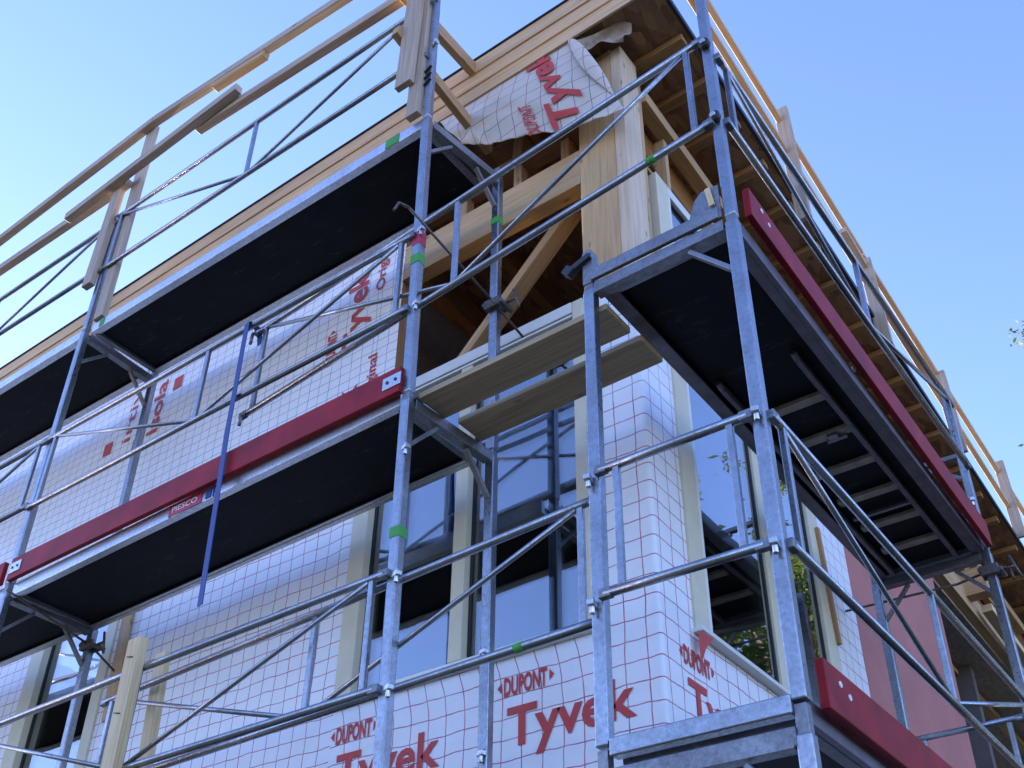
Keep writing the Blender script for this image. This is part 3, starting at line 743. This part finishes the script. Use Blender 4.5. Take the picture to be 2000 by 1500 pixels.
# -- guardrail frames
guard_frame(Bp(3.14)+Vector((.02, -.03, 0)), A(3.08)+Vector((-.02, -.03, 0)), .545, .53, 'topmost guardrail against the sky above the high left deck, right bay')
guard_frame(Gp(3.20)+Vector((.02, -.03, 0)), Bp(3.10)+Vector((-.02, -.03, 0)), .48, .48, 'topmost guardrail against the sky at the far left edge')
guard_frame(Bp(1.07)+Vector((.02, -.03, 0)), A(1.035)+Vector((-.02, -.03, 0)), .52, .50, 'guardrail above the long red toe board, spanning the whole bay')
guard_frame(Gp(1.10)+Vector((.02, -.03, 0)), Bp(1.07)+Vector((-.02, -.03, 0)), .50, .50, 'guardrail at the left edge above the short red toe board')
g3 = guard_frame((-1.24, .035, 1.055), (1.62, -.03, 1.235), .59, .555, 'tilted guardrail bridging the gap from the blue strap to the front right post', strut=.515, mark=.90)
b = MB(); b.path([(-1.24, .03, 1.055), (-1.27, .02, 1.05), (-1.275, .02, .98)], .010, 8); b.path([(-1.20, .03, .465), (-1.23, .02, .46), (-1.235, .02, .39)], .010, 8); b.build('hook', STEEL_OLD, g3)
g4 = guard_frame(Bp(-.955)+Vector((.02, -.035, 0)), A(-.925)+Vector((-.02, -.035, 0)), .48, .50, 'lower left guardrail in front of the house wrap, below the middle deck')
g5 = guard_frame((-1.90, .03, -1.005), (.965, .03, -.895), .44, .495, 'lower guardrail crossing the corner-side window, double behind the left one', strut=.503, mark=.88)
guard_frame((XD+.03, -.035, -.83), (XC-.03, -.035, -.84), .505, .505, 'short end guardrail between the two front posts of the lower right deck', V=False)
guard_frame((XC+.03, .03, 1.14), (XC+.03, 3.07, 1.14), .44, .46, 'long guardrail above the dark red toe board on the right facade')
guard_frame((XC+.03, .03, -.83), (XC+.03, 3.07, -.845), .505, .50, 'long guardrail of the lower right deck, slanting down to the picture corner')
guard_frame((XD+.03, Y2-.03, -.88), (XC-.03, Y2-.03, -.88), .5, .5, 'short rear end guardrail in front of the pink wall', V=False)
guard_frame((XC+.03, 3.14, -.85), (XC+.03, 6.17, -.86), .5, .5, 'guardrail beyond the rear right scaffold frame')

# -- planks between the two scaffolds
def plank(y0, y1, x0, x1, z, label, m=PLANK):
    b = MB(); b.bar((x0, (y0+y1)/2, z+.016), (x1, (y0+y1)/2, z+.022), y1-y0, .032)
    return tag(b.build('plank', m, None, .004), label, 'plank', 'loose planks bridging the scaffolds')
plank(.035, .222, .03, 1.045, .0, 'front worn plank bridging the two scaffolds, the upper one in view')
plank(.285, .465, .06, 1.06, .0, 'rear worn plank bridging the two scaffolds, the lower one in view')

# -- wall ties with clamps
def tie(pts, clamp, label, axis='y'):
    t = thing('wall_tie', pts[0], label, 'wall tie', 'hooked wall ties')
    b = MB(); b.path(pts, .0075, 8); b.build('tie_rod', RUST, t)
    c = Vector(clamp)
    b = MB(); b.bar(c+Vector((-.05, -.035, 0)), c+Vector((.05, -.035, 0)), .03, .06); b.bar(c+Vector((-.055, .03, .0)), c+Vector((.055, .03, .0)), .02, .05)
    b.tube(c+Vector((.055, -.05, -.01)), c+Vector((.055, .06, -.01)), .016, 8); b.tube(c+Vector((-.05, -.05, .01)), c+Vector((-.05, .05, .01)), .014, 8)
    b.build('clamp', RUST, t, .004)
    b = MB(); b.tube(c+Vector((.06, 0, .0)), c+Vector((.13, .0, .0)), .008, 8); b.tube(c+Vector((.11, .0, .07)), c+Vector((.15, .0, -.08)), .008, 8); b.build('wing_bolt', RUST, t)
    return t
tie([(.06, -.27, .95), (.06, -.24, 1.03), (.06, -.17, 1.06), (.06, .50, .955), (.06, .80, .895)], (.04, .58, .965), 'thin hooked wall tie running past the diagonal brace at the upper opening')
tie([(-3.05, -.05, -.06), (-3.05, .57, -.18), (-3.05, .80, -.29)], (-3.07, .58, -.175), 'thin wall tie with dark clamp above the lower left window')
tie([(.78, Y2+.02, .0), (1.45, Y2+.02, -.025), (1.68, Y2+.02, .01), (1.735, Y2+.02, -.01), (1.75, Y2+.02, -.09)], (XC, Y2, -.02), 'hooked wall tie at the far end of the right deck, by the pink wall')

# -- blue strap hanging over the guardrail
b = MB(); sp = [Vector((-1.235, .06, .98)), Vector((-1.235, .045, 1.05)), Vector((-1.232, .0, 1.085)), Vector((-1.225, -.06, 1.05)), Vector((-1.20, -.07, .3)), Vector((-1.18, -.065, -.2)), Vector((-1.16, -.06, -.735))]
for k, p in enumerate(sp): b.v += [p+Vector((-.022, 0, 0)), p+Vector((.022, -.006, 0))]
for k in range(len(sp)-1): b._face((2*k, 2*k+1, 2*k+3, 2*k+2), [(0, 0)]*4)
st = b.build('strap', STRAP); sm_ = st.modifiers.new('thickness', 'SOLIDIFY'); sm_.thickness = .004
tag(st, 'blue webbing strap hanging over the guardrail down across the red toe board', 'strap')

# -- timber: uprights, rails, cross pieces
G_TP = 'timber guard uprights'; G_TR = 'timber guard rails'
def stick(name, p0, p1, w, h, m, label, cat, group, up=(0, 0, 1)):
    b = MB(); b.bar(p0, p1, w, h, up); return tag(b.build(name, m, None, .004), label, cat, group)
stick('timber_upright', (-.165, -.075, 2.30), (-.125, -.075, 3.75), .12, .04, TIMBER_GREY, 'short wide timber upright fixed in front of the right end guard post', 'timber post', G_TP, (0, 1, 0))
stick('timber_upright', (-.11, -.03, 2.03), (-.085, -.03, 4.05), .09, .045, TIMBER_GREY, 'long timber upright behind the short one at the right end of the high deck', 'timber post', G_TP, (0, 1, 0))
stick('timber_upright', (-3.02, .005, 2.08), (-3.07, .005, 4.16), .10, .045, TIMBER_GREY, 'long timber upright carrying the two rails at the left', 'timber post', G_TP, (0, 1, 0))
stick('timber_upright', (-3.22, -.05, 2.46), (-3.20, -.05, 3.44), .10, .05, TIMBER_GREY, 'short timber cleat beside the long left upright', 'timber post', G_TP, (0, 1, 0))
TR = lambda x: 4.17-.075*(x+3.05)*(1 if x > -3.05 else .0)-.0*x
stick('timber_rail', (-6.4, -.045, 4.06), (-2.98, -.045, 4.13), .06, .07, TIMBER_GREY, 'upper timber rail against the sky, running off the left edge', 'timber rail', G_TR)
stick('timber_rail', (-2.975, -.045, 4.13), (.9, -.045, 3.63), .06, .07, TIMBER_GREY, 'upper timber rail against the sky, right of the long left upright', 'timber rail', G_TR)
stick('timber_splice', (-2.22, -.045, 3.955), (-1.66, -.045, 3.885), .06, .06, TIMBER, 'short splice block under the upper timber rail', 'timber block', None)
stick('timber_rail', (-6.4, -.045, 3.66), (-3.10, -.045, 3.49), .06, .07, TIMBER_GREY, 'lower timber rail running off the left edge', 'timber rail', G_TR)
stick('timber_rail', (-3.78, -.108, 3.47), (-1.80, -.108, 3.54), .06, .07, TIMBER_GREY, 'middle lower timber rail overlapping both its neighbours by the left upright', 'timber rail', G_TR)
stick('timber_rail', (-2.3, -.045, 3.53), (.3, -.045, 3.26), .06, .07, TIMBER_GREY, 'lower timber rail ending at the right end uprights', 'timber rail', G_TR)
stick('timber_crosspiece', (-.235, -.14, 3.25), (-.235, .60, 3.27), .05, .11, TIMBER, 'upper short timber from the end uprights to the fascia', 'timber', 'timbers tying the uprights to the eave')
stick('timber_crosspiece', (-.235, -.13, 2.83), (-.235, .81, 2.66), .05, .09, TIMBER, 'lower short timber from the end uprights to under the eave', 'timber', 'timbers tying the uprights to the eave')
# battens clipped over the lower guardrail
stick('batten', (-1.565, -.075, -.80), (-1.555, -.075, -1.75), .095, .05, PALEWOOD, 'pale sawn batten clamped upright in front of the lower left guardrail', 'batten', 'battens clamped to the lower guardrail', (0, 1, 0))
btn = [o for o in COL.objects if o.name.startswith('batten')][0]
for z in (-.90, -1.18):
    b = MB(); b.tube((-1.59, -.102, z+.006), (-1.545, -.102, z-.006), .003, 6); b.build('staple', BLACKM, btn)
stick('batten', (-1.60, .10, -.80), (-1.545, .10, -1.70), .075, .04, PALEWOOD, 'narrow pale batten behind the lower left guardrail', 'batten', 'battens clamped to the lower guardrail', (0, 1, 0))
# right roof edge: uprights and rails
xr = 1.185
ups = [(2.48, 3.72, 2.58), (3.90, 3.33, 2.45), (5.63, 3.33, 2.45), (7.35, 3.32, 2.45)]
names = ['first timber upright on the right roof edge, nearest the tall guard post', 'second timber upright on the right roof edge, with doubled rail boards',
         'third timber upright on the right roof edge, behind the far guard post', 'last timber upright on the right roof edge, at the picture edge']
for (y, zt, zb_), nm in zip(ups, names):
    stick('timber_upright', (xr, y+.0, zb_), (xr-.01, y-.03, zt), .04, .10, TIMBER_GREY, nm, 'timber post', 'timber uprights on the right roof edge', (1, 0, 0))
xr2 = 1.155
for (p, q, nm) in (((-.6, 3.90), (3.9, 3.46), 'upper orange timber rail on the right roof edge, near half'), ((-.6, 3.60), (3.75, 3.12), 'lower orange timber rail on the right roof edge, near half'),
                   ((3.905, 3.44), (9.5, 3.06), 'upper orange timber rail on the right roof edge, far half'), ((3.755, 3.11), (9.5, 2.62), 'lower orange timber rail on the right roof edge, far half')):
    stick('timber_rail', (xr2, *p), (xr2, *q), .042, .045, FASCIA, nm, 'timber rail', 'timber rails on the right roof edge')
stick('timber_splice', (xr2+.005, 3.45, 3.32), (xr2+.005, 3.95, 3.24), .07, .05, TIMBER_GREY, 'short splice board at the second upright of the right roof edge', 'timber block', None)

# ------------------------------------------------------------------ trees to the right of the house
lm, lnt, lb = mat('leaf_green')
oi = N(lnt, 'ShaderNodeTexNoise'); oi.inputs['Scale'].default_value = 1.4; lnt.links.new(objvec(lnt), oi.inputs['Vector'])
lnt.links.new(ramp(lnt, oi.outputs[0], [(.35, (.05, .085, .015)), (.55, (.10, .14, .025)), (.7, (.20, .20, .035))]), lb.inputs['Base Color'])
lb.inputs['Roughness'].default_value = .6
ltr = N(lnt, 'ShaderNodeBsdfTranslucent'); ltr.inputs[0].default_value = (.14, .20, .03, 1)
lmx = N(lnt, 'ShaderNodeMixShader'); lmx.inputs[0].default_value = .4
lnt.links.new(lb.outputs[0], lmx.inputs[1]); lnt.links.new(ltr.outputs[0], lmx.inputs[2]); lnt.links.new(lmx.outputs[0], lnt.nodes['Material Output'].inputs[0])
bark = plain('bark', (.10, .075, .05), .9, 0, 20, .4, .6)
def tree(x, y, h, r, label, seed, nleaf=9000, first=.38, ls=.055):
    rnd = random.Random(seed)
    t = thing('tree', (x, y, GZ), label, 'tree')
    tr = MB(); base = Vector((x, y, GZ)); segs = [base]
    p = base.copy()
    for k in range(1, 7):
        p = base+Vector((rnd.uniform(-.12, .12)*k*.5, rnd.uniform(-.12, .12)*k*.5, h*.92*k/6)); segs.append(p)
    for k in range(6): tr.tube(segs[k], segs[k+1], .17*(1-k/6.5), 9, .17*(1-(k+1)/6.5))
    tips = []
    for k in range(26):
        f = rnd.uniform(first, .97); i = min(5, int(f*6)); q = segs[i].lerp(segs[i+1], f*6-i)
        a = rnd.uniform(0, 6.28); L = r*rnd.uniform(.55, 1.05)*(1.15-abs(f-.55)*1.1)
        mid = q+Vector((math.cos(a)*L*.5, math.sin(a)*L*.5, L*.28)); e = q+Vector((math.cos(a)*L, math.sin(a)*L, L*rnd.uniform(.25, .6)))
        tr.tube(q, mid, .045, 6, .028); tr.tube(mid, e, .028, 6, .008); tips += [(mid, .6), (e, .75), (mid.lerp(e, .5), .7)]
        for _ in range(3):
            s = mid.lerp(e, rnd.random()); e2 = s+Vector((rnd.uniform(-1, 1), rnd.uniform(-1, 1), rnd.uniform(-.2, .8)))*L*.35
            tr.tube(s, e2, .012, 5, .004); tips.append((e2, .45))
    tr.build('trunk', bark, t)
    lv = MB()
    for _ in range(nleaf):
        c, rad = tips[rnd.randrange(len(tips))]
        p = c+Vector((rnd.gauss(0, .45), rnd.gauss(0, .45), rnd.gauss(0, .36)))*rad
        u = Vector((rnd.gauss(0, 1), rnd.gauss(0, 1), rnd.gauss(0, .6))).normalized(); w = u.cross(Vector((rnd.gauss(0, 1), rnd.gauss(0, 1), rnd.gauss(0, 1)))).normalized()
        s = ls*rnd.uniform(.65, 1.35); o = len(lv.v)
        lv.v += [p-u*s, p+w*s*.5, p+u*s, p-w*s*.5]; lv._face((o, o+1, o+2, o+3), [(0, 0)]*4)
    lv.build('crown', lm, t)
    return t
tree(4.62, 25.0, 26.0, 5.2, 'tall tree whose left twigs enter at the right picture edge', 3, 15000, .5, .07)
tree(5.7, 13.9, 12.6, 3.2, 'bushy green tree mirrored in the left pane of the tall right window', 5, 26000, .2, .085)
tree(6.6, 17.6, 15.2, 4.0, 'tallest green tree mirrored in the right pane of the tall right window', 9, 26000, .2, .09)
tree(9.2, 16.6, 14.4, 3.4, 'slim green tree mirrored beside the bushy one in the right window', 12, 22000, .2, .085)
# treeline ring added out of view to block low warm sky and darken undersides
b = MB(); rnd = random.Random(4); n = 160
for k in range(n):
    a = 2*math.pi*k/n; h = rnd.uniform(4.5, 7.5); r0 = 75+rnd.uniform(-4, 4)
    for (dr, z) in ((0, GZ-.2), (0, GZ+h*.6), (3, GZ+h), (9, GZ-.2)):
        b.v.append(Vector(((r0+dr)*math.cos(a), (r0+dr)*math.sin(a), z+rnd.uniform(-.5, .5))))
for k in range(n):
    for j in range(3):
        o, p = 4*k+j, 4*((k+1) % n)+j; b._face((o, p, p+1, o+1), [(0, 0)]*4)
fw = b.build('added_treeline', plain('added_treeline_foliage', (.03, .045, .02), .9, 0, 3, .5, .8))
fw['kind'] = 'stuff'
